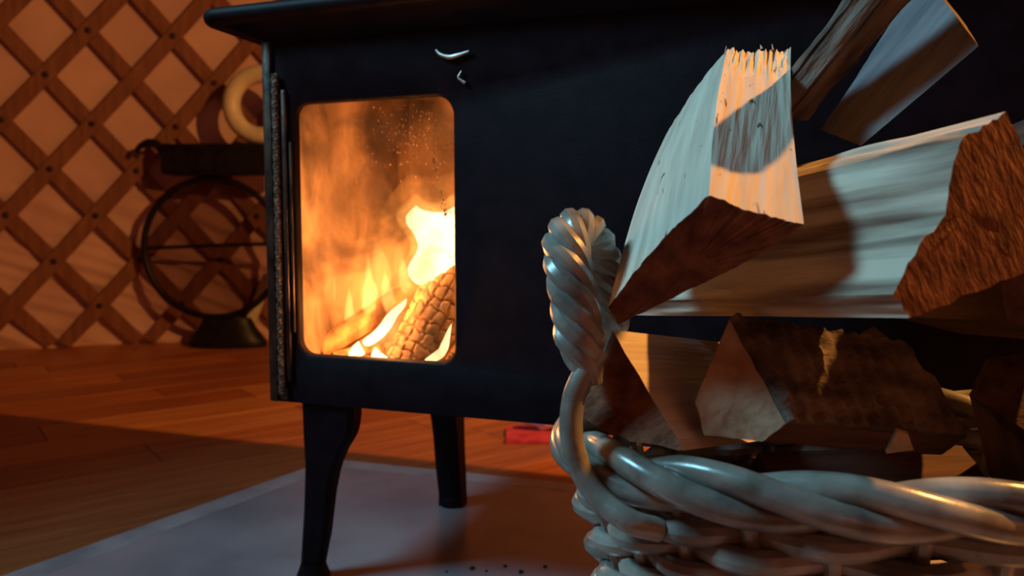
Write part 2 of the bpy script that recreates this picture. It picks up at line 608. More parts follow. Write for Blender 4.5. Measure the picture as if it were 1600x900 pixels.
# ------------------------------------------------------------------ hearth plate under the stove
hp = [(-0.249, 0.515), (1.15, 0.56), (1.30, -0.75), (-0.52, -0.75)]
hp_w = [stove_world((x, y, 0)) for x, y in hp]
hearth = empty('hearth_plate', stove_world((0.3, 0.0, 0.0)), TH)
tag(hearth, 'smooth grey metal hearth plate on the floor under the stove', 'hearth plate')
def hl(p):
    return Vector((p[0] - 0.3, p[1], 0))
v = [hl(p) for p in hp] + [hl(p) + Vector((0, 0, 0.006)) for p in hp]
build('sheet', v, [[0, 1, 2, 3], [4, 5, 6, 7], [0, 1, 5, 4], [1, 2, 6, 5], [2, 3, 7, 6], [3, 0, 4, 7]], M['hearth'], hearth, smooth=False)
for a, b, wdt, top in ((hp[0], hp[1], 0.045, 0.0063), (hp[3], hp[0], 0.05, 0.0061)):
    pa, pb = hl(a), hl(b)
    t = (pb - pa).normalized()
    nn = Vector((t.y, -t.x, 0))
    q = [pa, pb, pb + nn * wdt, pa + nn * wdt]
    v = [p + Vector((0, 0, 0.006)) for p in q] + [p + Vector((0, 0, top)) for p in q]
    build('edge_strip', v, [[0, 1, 2, 3], [4, 5, 6, 7], [0, 1, 5, 4], [1, 2, 6, 5], [2, 3, 7, 6], [3, 0, 4, 7]], M['hearth_edge'], hearth, smooth=False)
HZ = 0.006

# ------------------------------------------------------------------ stove
stove = empty('wood_stove', STOVE_ORIGIN + Vector((0, 0, HZ)), TH)
tag(stove, 'black cast iron wood stove on curved legs with a lit glass window', 'stove')
SL, SD = 0.93, 0.40
ZB, ZT = 0.262 - HZ, 0.765 - HZ
WX0, WX1, WZ0, WZ1 = 0.0375, 0.2655, 0.329 - HZ, 0.662 - HZ
hole = rounded_rect(WX0, WX1, WZ0, WZ1, [0.026, 0.017, 0.02, 0.02], 8)
outer = [(0.0, ZB), (SL, ZB), (SL, ZT), (0.0, ZT)]
plate_with_hole(outer, hole, 0.0, 0.012, 0.003).build('front_plate', M['iron'], stove, angle=50)
mb = MB()
mb.box(0.0, 0.012, 0.012, SD, ZB, ZT)
mb.box(SL - 0.012, SL, 0.012, SD, ZB, ZT)
mb.box(0.012, SL - 0.012, SD - 0.012, SD, ZB, ZT)
mb.box(0.012, SL - 0.012, 0.012, SD - 0.012, ZB, ZB + 0.012)
mb.box(0.012, SL - 0.012, 0.012, SD - 0.012, ZT - 0.012, ZT)
mb.build('body', M['iron'], stove, smooth=False)
# top plate with a rolled nose
prof = []
for k in range(13):
    a = R(90 + 180 * k / 12)
    prof.append((-0.074 + 0.0105 * math.cos(a), ZT + 0.0105 + 0.0105 * math.sin(a)))
def top_outline(o):
    return rounded_rect(-0.076 - o, SL + 0.07 + o, -0.03 - o, SD + 0.05 + o, 0.02 + o, 6)
v, f = [], []
lay = []
for k in range(9):
    a = R(-90 + 180 * k / 8)
    lay.append((0.0105 * math.cos(a), ZT + 0.0105 + 0.0105 * math.sin(a)))
n = None
for (o_, z) in lay:
    pts = top_outline(o_)
    n = len(pts)
    v += [Vector((p[0], p[1], z)) for p in pts]
for k in range(len(lay) - 1):
    for e in range(n):
        f.append([k * n + e, k * n + (e + 1) % n, (k + 1) * n + (e + 1) % n, (k + 1) * n + e])
f += [list(range(n)), [(len(lay) - 1) * n + e for e in range(n)]]
build('top_plate', v, f, M['iron'], stove)
# sloping cove below the top plate
v = []
for (o_, z) in ((0.055, ZT), (0.0, ZT - 0.022)):
    v += [Vector((-o_, -0.35 * o_, z)), Vector((SL + o_, -0.35 * o_, z)), Vector((SL + o_, SD + 0.5 * o_, z)), Vector((-o_, SD + 0.5 * o_, z))]
build('cornice', v, [[0, 1, 5, 4], [1, 2, 6, 5], [2, 3, 7, 6], [3, 0, 4, 7], [0, 1, 2, 3], [4, 5, 6, 7]], M['iron'], stove, smooth=False)
# corner trims and door rope seal at the left of the window
mb = MB().box(-0.008, 0.006, -0.006, 0.03, ZB + 0.0, ZT - 0.02, 0.003)
mb.build('corner_trim', M['iron_trim'], stove)
path = [Vector((0.0135, -0.006, ZB + 0.012 + (0.438 - 0.012) * k / 110)) for k in range(111)]
rp = MB()
for s in twisted(path, 3, 0.0026, 0.016):
    rp.tube(s, 0.0032, 7)
rp.build('rope_seal', M['rope'], stove)
MB().box(0.0205, 0.0275, -0.006, 0.0, ZB + 0.03, ZT - 0.085, 0.002).build('hinge_strip', M['iron_trim'], stove)
MB().box(0.030, 0.0335, -0.003, 0.0, WZ0 + 0.03, WZ1 - 0.05, 0.001).build('hinge_strip', M['iron_trim'], stove)
MB().box(0.010, 0.022, -0.008, 0.0, ZB + 0.004, ZB + 0.022, 0.003).build('hinge_foot', M['iron_trim'], stove)
# worn steel catch above the window
cp = smooth_path([on_stove(u, w, -0.004) - Vector((0, 0, HZ)) for u, w in ((681, 78), (688, 85), (702, 89), (716, 86), (733, 80))], 6)
MB().tube(cp, [0.0014 + 0.0016 * math.sin(math.pi * i / (len(cp) - 1)) for i in range(len(cp))], 8).build('catch', M['latch'], stove)
cp = smooth_path([on_stove(u, w, -0.003) - Vector((0, 0, HZ)) for u, w in ((721, 111), (716, 121), (720, 125), (727, 130))], 6)
MB().tube(cp, [0.0008 + 0.0014 * i / (len(cp) - 1) for i in range(len(cp))], 8).build('catch_pin', M['latch'], stove)

# legs: flat cast legs that flare to a knee under the body
def leg_mesh(x0, y0, mir=1, depth=0.034, rear=False):
    prof_l = [(0.000, ZB + 0.004), (0.000, 0.20), (0.001, 0.165), (-0.004, 0.10), (-0.013, 0.02), (-0.015, 0.0)]
    prof_r = [(0.080, ZB + 0.004), (0.080, 0.237), (0.076, 0.215), (0.060, 0.190), (0.049, 0.165), (0.041, 0.13), (0.033, 0.07), (0.022, 0.02), (0.024, 0.0)]
    def samp(prof, z):
        for (a, b) in zip(prof, prof[1:]):
            if a[1] >= z >= b[1]:
                t = (a[1] - z) / max(1e-6, a[1] - b[1])
                return a[0] + (b[0] - a[0]) * t
        return prof[-1][0]
    v, f = [], []
    N = 26
    for k in range(N + 1):
        z = (ZB + 0.004) * (1 - k / N)
        xl, xr = samp(prof_l, z), samp(prof_r, z)
        d = depth * (0.55 + 0.45 * (z / ZB))
        b = min(0.006, (xr - xl) * 0.2)
        ring = [(xl + b, -d / 2), (xr - b, -d / 2), (xr, -d / 2 + b), (xr, d / 2 - b), (xr - b, d / 2), (xl + b, d / 2), (xl, d / 2 - b), (xl, -d / 2 + b)]
        if rear:      # rear legs are turned, their knee points under the body
            w = 1.0 + 0.12 * z / ZB
            v += [Vector((x0 + p[1] / d * 0.044 * w, y0 - p[0], z)) for p in ring]
        else:
            v += [Vector((x0 + mir * p[0], y0 + p[1], z)) for p in ring]
    for k in range(N):
        for e in range(8):
            f.append([k * 8 + e, k * 8 + (e + 1) % 8, k * 8 + 8 + (e + 1) % 8, k * 8 + 8 + e])
    f += [list(range(8)), [N * 8 + e for e in range(8)]]
    return v, f
for (lx, ly, mi) in ((0.033, 0.022, 1), (0.107, SD - 0.042, 0), (SL - 0.033, 0.022, -1), (SL - 0.107, SD - 0.042, 0)):
    v, f = leg_mesh(lx, ly, mi or 1, rear=(mi == 0))
    lg = build('leg', v, f, M['iron'], stove)
    fx = lx + mi * 0.005
    ly = ly if mi else ly - 0.004
    v2, f2 = tube_mesh([Vector((fx, ly, 0.0)), Vector((fx, ly, 0.006)), Vector((fx, ly, 0.012)), Vector((fx, ly, 0.024))], [0.023, 0.0235, 0.021, 0.017], 16)
    build('foot', v2, f2, M['iron'], lg)

# firebox liners, glass
mb = MB().box(0.012, 0.03, 0.014, SD - 0.03, ZB + 0.03, ZT - 0.03)
mb.build('end_liner', M['brick'], stove, smooth=False)
MB().box(0.55, 0.57, 0.014, SD - 0.03, ZB + 0.03, ZT - 0.03).build('end_liner', M['brick'], stove, smooth=False)
v, f = [], []
NX, NZ = 60, 50
for i in range(NX + 1):
    for k in range(NZ + 1):
        x = 0.03 + 0.52 * i / NX
        z = ZB + 0.03 + (ZT - ZB - 0.06) * k / NZ
        v.append(Vector((x, SD - 0.045 + 0.012 * noise.noise(Vector((x * 14, 0, z * 14))), z)))
for i in range(NX):
    for k in range(NZ):
        a = i * (NZ + 1) + k
        f.append([a, a + 1, a + NZ + 2, a + NZ + 1])
build('back_liner', v, f, M['brick'], stove)
MB().box(0.03, 0.55, 0.014, SD - 0.03, ZB + 0.014, ZB + 0.045).build('hearth_floor', M['brick'], stove, smooth=False)
MB().box(0.03, 0.55, 0.014, SD - 0.03, ZT - 0.045, ZT - 0.03).build('baffle', M['brick'], stove, smooth=False)
gl = rounded_rect(WX0 - 0.004, WX1 + 0.004, WZ0 - 0.004, WZ1 + 0.004, 0.02, 6)
v = [Vector((p[0], 0.0125, p[1])) for p in gl] + [Vector((p[0], 0.0145, p[1])) for p in gl]
ng = len(gl)
pane = build('glass_pane', v, [list(range(ng)), list(range(ng, 2 * ng))] + [[e, (e + 1) % ng, ng + (e + 1) % ng, ng + e] for e in range(ng)], M['glass'], stove, smooth=False)
pane['label'] = 'sooty glass pane with amber flecks'
mb = MB()
for k in range(280):
    if k < 210:
        fx, fz = random.gauss(0.20, 0.028), WZ1 - abs(random.gauss(0.035, 0.03))
    else:
        t = random.random()
        fx, fz = 0.228 + 0.02 * t + random.gauss(0, 0.003), WZ1 - 0.06 - 0.09 * t
    if not (WX0 + 0.006 < fx < WX1 - 0.006 and WZ0 < fz < WZ1 - 0.006):
        continue
    r_ = random.uniform(0.0006, 0.0021)
    mb.add([(fx - r_, 0.0155, fz), (fx, 0.0155, fz + r_ * 1.6), (fx + r_, 0.0155, fz), (fx, 0.0155, fz - r_ * 1.2), (fx, 0.0145, fz), (fx, 0.0175, fz)],
           [[0, 1, 4], [1, 2, 4], [2, 3, 4], [3, 0, 4], [0, 1, 5], [1, 2, 5], [2, 3, 5], [3, 0, 5]])
fl = mb.build('tar_flecks', M['fleck'], pane, smooth=False)
fl['kind'] = 'stuff'

# ------------------------------------------------------------------ the fire
def fire_log(name, a, b, ra, rb, mat, label, cells=False, nseg=36, rings=60):
    """log between stove-space points a and b; cells gives it the blocky crazing of charcoal"""
    a = stove_world(a); b = stove_world(b)
    ax = (b - a)
    L = ax.length
    ax.normalize()
    n1 = ax.orthogonal().normalized()
    n2 = ax.cross(n1)
    v, f = [], []
    for i in range(rings + 1):
        t = i / rings
        r0 = ra + (rb - ra) * t
        for k in range(nseg):
            an = 2 * math.pi * k / nseg
            r_ = r0 * (1 + 0.10 * noise.noise(Vector((math.cos(an) * 1.3, math.sin(an) * 1.3, t * 2 + 3))))
            if cells:
                g1 = abs(math.sin(t * L / 0.017 * math.pi + 1.3 * noise.noise(Vector((an * 3, t * 6, 1)))))
                g2 = abs(math.sin(an * 8 + 1.0 * noise.noise(Vector((an * 1.5, t * 8, 4)))))
                r_ -= 0.0045 * (max(0, 1 - g1 * 2.6) + max(0, 1 - g2 * 2.2) * 0.8)
            else:
                r_ += 0.0025 * noise.noise(Vector((an * 9, t * 1.5, 2)))
            v.append(a + ax * (t * L) + (n1 * math.cos(an) + n2 * math.sin(an)) * r_)
    for i in range(rings):
        for k in range(nseg):
            f.append([i * nseg + k, i * nseg + (k + 1) % nseg, (i + 1) * nseg + (k + 1) % nseg, (i + 1) * nseg + k])
    f += [list(range(nseg)), [rings * nseg + k for k in range(nseg)]]
    lo = min(v, key=lambda p: p.z)
    o = build(name, v, f, mat, loc=lo, angle=40)
    return tag(o, label, 'log')

FZ = ZB + HZ + 0.045     # floor of the firebox
pa = on_stove(640, 572, 0.075); pb = on_stove(722, 425, 0.12)
fire_log('burning_log', pa, pb, 0.038, 0.044, M['char'], 'glowing charred log with a crazed surface leaning inside the stove', True, 96, 90)
pa = on_stove(500, 548, 0.075); pb = on_stove(660, 448, 0.19)
fire_log('burning_log', pa, pb, 0.016, 0.021, M['ember_log'], 'thin half burnt log lying behind the crazed log in the stove')
pa = on_stove(520, 560, 0.055); pb = on_stove(590, 548, 0.11)
fire_log('burning_log', pa, pb, 0.009, 0.011, M['ember_log'], 'short half burnt stick on the embers at the stove window')

def flame_mesh(cl, rad, n=16, wob=0.25, seed=0.0, squash=0.55):
    """tapering tongue along control points, flattened in depth"""
    path = smooth_path(cl, 8)
    m = len(path)
    v, f = [], []
    for i, p in enumerate(path):
        t = i / (m - 1)
        x = t * (len(rad) - 1)
        j = min(int(x), len(rad) - 2)
        r0 = rad[j] + (rad[j + 1] - rad[j]) * (x - j)
        for k in range(n):
            a = 2 * math.pi * k / n
            rr = r0 * (1 + wob * noise.noise(Vector((math.cos(a) * 1.5 + seed, math.sin(a) * 1.5, t * 5))))
            v.append(p + Vector((math.cos(a) * rr, math.sin(a) * rr * squash, 0)))
    for i in range(m - 1):
        for k in range(n):
            f.append([i * n + k, i * n + (k + 1) % n, (i + 1) * n + (k + 1) % n, (i + 1) * n + k])
    f += [list(range(n)), [(m - 1) * n + k for k in range(n)]]
    return v, f
FO = Vector((0.2, 0.12, FZ))
fire = empty('fire', stove_world(FO), TH)
tag(fire, 'bright yellow-white flames burning on the logs inside the stove', 'fire')
def add_flame(name, cl, rad, mat, seed, **k):
    v, f = flame_mesh(cl, rad, seed=seed, **k)
    return build(name, [p - FO for p in v], f, mat, fire)
M['flame_white'] = emit_mat('white_hot_flame', (1.0, 0.80, 0.40), 3.6)
M['flame_core'] = flame_volume('yellow_flame_gas', (1.0, 0.48, 0.12), 30.0)
M['flame_gas'] = flame_volume('orange_flame_gas', (1.0, 0.32, 0.06), 6.0)
fp = on_stove
def puff(outline, depth, thick, mat, rings=7):
    """a body of flame: outline of sight-line corners at one depth, swelling to thick in its middle"""
    o = smooth_path([fp(u, w, depth) for u, w in outline + outline[:1]], 5)[:-1]
    c = sum(o, Vector()) / len(o)
    n = len(o)
    v, f = [], []
    for sd in (-1, 1):
        for k in range(rings):
            g = 1 - k / rings
            h = thick * math.sqrt(max(0.0, 1 - g * g)) * sd
            v += [c.lerp(p, g) + Vector((0, h, 0)) for p in o]
        v.append(c + Vector((0, thick * sd, 0)))
    half = rings * n + 1
    for q in (0, half):
        for k in range(rings - 1):
            for e in range(n):
                f.append([q + k * n + e, q + k * n + (e + 1) % n, q + (k + 1) * n + (e + 1) % n, q + (k + 1) * n + e])
        for e in range(n):
            f.append([q + (rings - 1) * n + e, q + (rings - 1) * n + (e + 1) % n, q + half - 1])
    for e in range(n):
        f.append([e, (e + 1) % n, half + (e + 1) % n, half + e])
    return build('flame', [p - FO for p in v], f, mat, fire)
puff([(650, 321), (660, 328), (682, 332), (700, 329), (716, 322), (722, 360), (720, 410), (706, 425), (684, 440), (662, 446), (646, 440), (638, 424), (650, 405), (656, 384), (648, 362), (634, 340)], 0.085, 0.02, M['flame_white'])
puff([(636, 466), (633, 478), (622, 492), (608, 516), (592, 532), (575, 541), (566, 534), (580, 522), (594, 508), (610, 486)], 0.050, 0.008, M['flame_white'])
puff([(706, 505), (703, 528), (700, 545), (690, 560), (672, 566), (664, 562), (684, 550), (694, 530)], 0.030, 0.006, M['flame_white'])
puff([(560, 533), (566, 545), (570, 553), (556, 559), (545, 556), (548, 545)], 0.042, 0.006, M['flame_white'])
puff([(586, 542), (596, 552), (606, 560), (590, 564), (580, 556)], 0.040, 0.005, M['flame_white'])
M['flame_wisp'] = flame_volume('pale_yellow_flame_gas', (1.0, 0.60, 0.20), 70.0)
for (pts_, y_) in (([(513, 410), (522, 430), (524, 465), (516, 490), (514, 515), (508, 520), (507, 490), (500, 460), (503, 430)], 0.10),
                   ([(575, 395), (582, 430), (590, 455), (584, 500), (574, 520), (566, 490), (568, 450)], 0.12),
                   ([(545, 445), (552, 480), (556, 520), (546, 535), (538, 500)], 0.11),
                   ([(600, 420), (612, 450), (618, 475), (604, 490), (596, 460)], 0.12),
                   ([(628, 400), (640, 430), (642, 452), (630, 460), (622, 430)], 0.10)):
    puff(pts_, y_, 0.007, M['flame_wisp'])
halo = [(650, 300), (665, 312), (690, 312), (720, 300), (730, 360), (728, 420), (700, 445), (660, 460), (636, 452), (626, 424), (638, 400), (642, 380), (632, 362), (618, 332)]
puff(halo, 0.09, 0.02, M['flame_core'])
puff([(640, 270), (680, 275), (735, 265), (745, 350), (745, 440), (700, 480), (640, 485), (600, 460), (590, 420), (600, 370), (602, 320)], 0.10, 0.06, M['flame_gas'])
puff([(520, 400), (575, 365), (625, 375), (640, 440), (610, 500), (560, 545), (500, 550), (480, 500), (490, 440)], 0.15, 0.05, M['flame_gas'])
# soft tongues of burning gas
for (u, top, w, s, mt) in ((512, 415, 0.018, 2.0, 'flame_core'), (550, 400, 0.026, 3.0, 'flame_core'), (585, 370, 0.032, 5.0, 'flame_core'),
                           (620, 380, 0.026, 6.0, 'flame_core'), (540, 330, 0.045, 8.0, 'flame_gas'), (590, 260, 0.060, 12.0, 'flame_gas'),
                           (640, 250, 0.055, 13.0, 'flame_gas')):
    y = 0.17 + 0.02 * math.sin(s * 3)
    add_flame('flame', [fp(u, 560, y), fp(u - 6, (560 * 2 + top) / 3, y), fp(u + 8, (560 + top * 2) / 3, y), fp(u + 2, top, y)],
              [w * 0.5, w, w * 0.9, w * 0.55, 0.002], M[mt], s, wob=0.5)
# embers
mb = MB()
for k in range(260):
    x, y = random.uniform(0.05, 0.36), random.uniform(0.03, 0.26)
    s = random.uniform(0.004, 0.010)
    c = Vector((x, y, FZ + random.uniform(0, 0.014)))
    q = [c + Vector((random.uniform(-s, s), random.uniform(-s, s), random.uniform(-s, s) * 0.6)) for _ in range(6)]
    mb.add([w - FO for w in q], [[0, 1, 2], [0, 2, 3], [0, 3, 4], [0, 4, 1], [5, 1, 2], [5, 2, 3], [5, 3, 4], [5, 4, 1]])
em = mb.build('ember_bed', emit_mat('glowing_embers', (1.0, 0.25, 0.04), 1.6), fire, smooth=False)
em['kind'] = 'stuff'
# the fire's own light
point_light('fire_light', stove_world((0.20, 0.075, 0.50)), 1.8, (1.0, 0.42, 0.11), 0.03)
point_light('fire_light', stove_world((0.13, 0.035, 0.40)), 2.1, (1.0, 0.42, 0.11), 0.025)
point_light('fire_light', stove_world((0.30, 0.10, 0.44)), 0.8, (1.0, 0.42, 0.11), 0.03)

# ------------------------------------------------------------------ hoop table and things by the lattice wall
HY = 3.20
def hp_at(u, v, y=HY):
    return at(u, v, y)
cc = hp_at(333, 388)
hr = (hp_at(333, 280) - hp_at(333, 496)).z / 2
base = Vector((cc.x, HY, 0.0))
hoop = empty('hoop_stand', base)
tag(hoop, 'black round metal hoop stand with a crossbar beside the lattice wall', 'stand')
ring = [Vector((hr * math.cos(2 * math.pi * k / 64), 0, cc.z + hr * math.sin(2 * math.pi * k / 64))) for k in range(64)]
MB().tube(ring, 0.0135, 12, True).build('hoop', M['black_paint'], hoop)
MB().tube([Vector((-hr, 0, cc.z + 0.0)), Vector((0, 0, cc.z + 0.012)), Vector((hr, 0, cc.z + 0.02))], 0.008, 10).build('crossbar', M['black_paint'], hoop)
v = [Vector((0, 0.004, cc.z))] + [Vector((hr * 0.98 * math.cos(2 * math.pi * k / 48), 0.004, cc.z + hr * 0.98 * math.sin(2 * math.pi * k / 48))) for k in range(48)]
v2 = [p + Vector((0, 0.002, 0)) for p in v]
fz = [[0, 1 + k, 1 + (k + 1) % 48] for k in range(48)] + [[49, 50 + k, 50 + (k + 1) % 48] for k in range(48)]
build('tinted_disc', v + v2, fz, M['tint'], hoop, smooth=False)  # thin see-through disc, darkens what lies behind it
zb = cc.z - hr
prof = [(0.0, 0.16), (0.012, 0.165), (0.03, 0.16), (zb * 0.6, 0.125), (zb - 0.005, 0.10)]
v, f = [], []
for (z, r_) in prof:
    for k in range(24):
        a = 2 * math.pi * k / 24
        v.append(Vector((0.05 + r_ * math.cos(a), 0.0 + 0.45 * r_ * math.sin(a), z)))
for i in range(len(prof) - 1):
    for k in range(24):
        f.append([i * 24 + k, i * 24 + (k + 1) % 24, (i + 1) * 24 + (k + 1) % 24, (i + 1) * 24 + k])
f += [list(range(24)), [(len(prof) - 1) * 24 + k for k in range(24)]]
build('base', v, f, M['black_paint'], hoop)
# flat black case lying on the hoop with a curled handle
tz0, tz1 = hp_at(300, 268).z, hp_at(300, 226).z
tx0, tx1 = hp_at(259, 240).x, hp_at(440, 240).x
tz0 = cc.z + hr + 0.0135
tb = empty('case', Vector(((tx0 + tx1) / 2, HY, tz0)))
tag(tb, 'flat black case with a curled handle lying on top of the hoop stand', 'case')
MB().box(tx0 - tb.location.x, tx1 - tb.location.x, -0.06, 0.06, 0.0, tz1 - tz0, 0.012).build('body', M['black_paint'], tb)
hc = smooth_path([hp_at(u, w) - tb.location for u, w in ((262, 246), (254, 236), (245, 226), (232, 223), (219, 229), (212, 237))], 6)
MB().tube(hc, [0.010 + 0.008 * math.sin(math.pi * min(1, i / (len(hc) - 1) * 1.1)) for i in range(len(hc))], 10).build('handle', M['black_paint'], tb)
# cream ring standing on the case
rc = hp_at(408, 165)
rr = (hp_at(404, 117).z - hp_at(404, 213).z) / 2
ringc = [Vector((rr * 0.98 * math.cos(2 * math.pi * k / 40), 0, rr * math.sin(2 * math.pi * k / 40))) for k in range(40)]
rt = 0.036
zoff = (tb.location.z + tz1 - tz0) + rr + rt
mb = MB().tube([p + Vector((rc.x, HY, zoff)) for p in ringc], rt, 12, True)
tag(mb.build('ring', M['cream'], loc=Vector((rc.x, HY, zoff - rr - rt))), 'thick cream ring standing on the flat black case', 'ring')
# pale slanting board leaning in the corner
pA, pB = at(382, 545, 3.305), at(420, 428, 3.325)
pA.z = 0.012
v = []
for p in (pA, pB):
    for (dx, dy) in ((-0.022, -0.012), (0.022, -0.012), (0.022, 0.012), (-0.022, 0.012)):
        v.append(p + Vector((dx, dy, 0)))
tag(build('board', v, [[0, 1, 2, 3], [4, 5, 6, 7], [0, 1, 5, 4], [1, 2, 6, 5], [2, 3, 7, 6], [3, 0, 4, 7]], M['cream'], loc=pA, smooth=False),
    'narrow pale board leaning against the wall behind the hoop stand', 'board')

# red cloth and wrapper on the floor behind the stove
c0 = at(845, 676, 1.86)
v, f = [], []
for i in range(17):
    for k in range(9):
        x, y = -0.085 + 0.20 * i / 16, -0.06 + 0.13 * k / 8
        z = 0.005 + 0.006 * (0.5 + noise.noise(Vector((x * 25, y * 25, 1))))
        v.append(Vector((c0.x + x, 1.80 + y, max(z, 0.002))))
nb = len(v)
v += [p - Vector((0, 0, p.z - 0.001)) for p in v]
for i in range(16):
    for k in range(8):
        a = i * 9 + k
        f += [[a, a + 9, a + 10, a + 1], [nb + a, nb + a + 9, nb + a + 10, nb + a + 1]]
for i in range(16):
    for k in (0, 8):
        a = i * 9 + k
        f.append([a, a + 9, nb + a + 9, nb + a])
for k in range(8):
    for i in (0, 16):
        a = i * 9 + k
        f.append([a, a + 1, nb + a + 1, nb + a])
tag(build('cloth', v, f, M['redcloth'], loc=(c0.x, 1.80, 0.001)), 'small red cloth lying on the floor behind the stove', 'cloth')
v, f = [], []
for i in range(13):
    for k in range(12):
        a = 2 * math.pi * k / 12
        t = i / 12
        r_ = 0.018 * math.sin(math.pi * min(max(t, 0.06), 0.94)) + 0.006
        r_ *= 1 + 0.5 * noise.noise(Vector((math.cos(a) * 2, math.sin(a) * 2, t * 7)))
        v.append(Vector((c0.x - 0.05 + 0.15 * t, 1.84 + r_ * math.cos(a), 0.0325 + 0.8 * r_ * math.sin(a))))
for i in range(12):
    for k in range(12):
        f.append([i * 12 + k, i * 12 + (k + 1) % 12, (i + 1) * 12 + (k + 1) % 12, (i + 1) * 12 + k])
f += [list(range(12)), [144 + k for k in range(12)]]
lo = min(p.z for p in v) - 0.010
v = [p - Vector((0, 0, lo)) for p in v]
tag(build('wrapper', v, f, M['wrapper'], loc=(c0.x, 1.84, 0.010)), 'crumpled whitish wrapper lying on the red cloth', 'wrapper')

# dark crumbs on the hearth plate
for k, (u, w, s) in enumerate(((738, 887, 0.004), (790, 884, 0.003), (814, 893, 0.004), (852, 885, 0.0035), (760, 892, 0.002), (698, 893, 0.002))):
    r_ = ray(u, w)
    c = CAM + r_ * ((HZ + s * 0.5 - CAM_H) / r_.z)
    q = [c + Vector((s * math.cos(a) * random.uniform(0.7, 1.2), s * math.sin(a) * random.uniform(0.6, 1.0), zz))
         for zz in (-s * 0.5, s * 0.3) for a in [i * math.pi / 3 for i in range(6)]] + [c + Vector((0, 0, s * 0.55))]
    fcs = [list(range(6))] + [[e, (e + 1) % 6, 6 + (e + 1) % 6, 6 + e] for e in range(6)] + [[6 + e, 6 + (e + 1) % 6, 12] for e in range(6)]
    tag(build('crumb', q, fcs, M['crumb'], loc=c - Vector((0, 0, s * 0.5)), smooth=False), 'tiny dark bark crumb lying on the grey hearth plate', 'crumb', 'bark crumbs on the hearth plate')

# ------------------------------------------------------------------ wicker basket
BC = Vector((0.272, 0.587, 0.0))
BA, BB, BZ = 0.232, 0.152, 0.345
basket = empty('wicker_basket', BC + Vector((0, 0, HZ)))
tag(basket, 'woven willow basket with a twisted handle, heaped with split firewood', 'basket')
def flare(z):
    pts = [(0.0, 0.70), (0.10, 0.76), (0.25, 0.86), (0.31, 0.935), (0.345, 1.0), (0.5, 1.0)]
    for a, b in zip(pts, pts[1:]):
        if a[0] <= z <= b[0]:
            return a[1] + (b[1] - a[1]) * (z - a[0]) / (b[0] - a[0])
    return 1.0
def bpt(t, z, dr=0.0):
    s = flare(z)
    p = Vector((BA * s * math.cos(t), BB * s * math.sin(t), z))
    nn = Vector((math.cos(t) / BA, math.sin(t) / BB, 0)).normalized()
    return p + nn * dr
NR = 300
rim = [bpt(2 * math.pi * k / NR, BZ - 0.012 - HZ) for k in range(NR)]
per = sum((rim[k] - rim[k - 1]).length for k in range(NR))
for s in twisted(rim, 3, 0.0105, per / 5, True, 0.6):
    MB().tube(s, 0.0098, 12, True).build('rim_cane', M['cane'], basket)
NST = 26
for row in range(17):
    z = 0.305 - row * 0.0175 - HZ
    ph = math.pi * (row % 2)
    pts = [bpt(2 * math.pi * k / 260, z + 0.004 * math.sin(3 * 2 * math.pi * k / 260 + row), 0.0085 * math.cos(NST / 2 * 2 * math.pi * k / 260 + ph)) for k in range(260)]
    MB().tube(pts, 0.0085 + 0.0008 * math.sin(row * 2.1), 10, True).build('weaver', M['cane'], basket)
for k in range(NST):
    t = 2 * math.pi * k / NST
    pts = [bpt(t, z * 0.321 / 12 + 0.004) for z in range(13)]
    MB().tube(pts, 0.0055, 8).build('stake', M['cane'], basket)
v = [Vector((0, 0, 0.012))] + [bpt(2 * math.pi * k / 48, 0.012) for k in range(48)]
v2 = [p - Vector((0, 0, 0.010)) for p in v]
build('bottom', v + v2, [[0, 1 + k, 1 + (k + 1) % 48] for k in range(48)] + [[49, 50 + k, 50 + (k + 1) % 48] for k in range(48)]
      + [[1 + k, 1 + (k + 1) % 48, 50 + (k + 1) % 48, 50 + k] for k in range(48)], M['cane'], basket, smooth=False)
# handle: twisted loop over a bent rod tucked into the weave
bo = basket.location
hnd = empty('handle', (0, 0, 0))
hnd.parent = basket
loop = smooth_path([at(u, w, y) - bo for u, w, y in ((925, 600, 0.520), (908, 540, 0.525), (897, 470, 0.532), (888, 415, 0.540), (885, 378, 0.552), (900, 360, 0.570),
                                                   (921, 372, 0.588), (936, 405, 0.600), (946, 455, 0.607), (950, 520, 0.610), (950, 600, 0.612))], 12)
for s in twisted(loop, 5, 0.0100, -0.085):
    m_ = len(s)
    gather = [min(1.0, 0.25 + 0.75 * min(i, m_ - 1 - i) / 14) for i in range(m_)]     # strands draw together where they join the rod
    s = [loop[i].lerp(s[i], gather[i]) for i in range(m_)]
    MB().tube(s, [0.0078 * (0.6 + 0.4 * g) for g in gather], 9).build('strand', M['cane'], hnd)
rod = smooth_path([at(u, w, y) - bo for u, w, y in ((935, 545, 0.522), (912, 585, 0.519), (896, 625, 0.517), (893, 680, 0.514), (908, 735, 0.510), (940, 782, 0.500), (985, 815, 0.486), (1030, 828, 0.490))], 8)
MB().tube(rod, [0.0082] * len(rod), 12).build('rod', M['cane'], hnd)

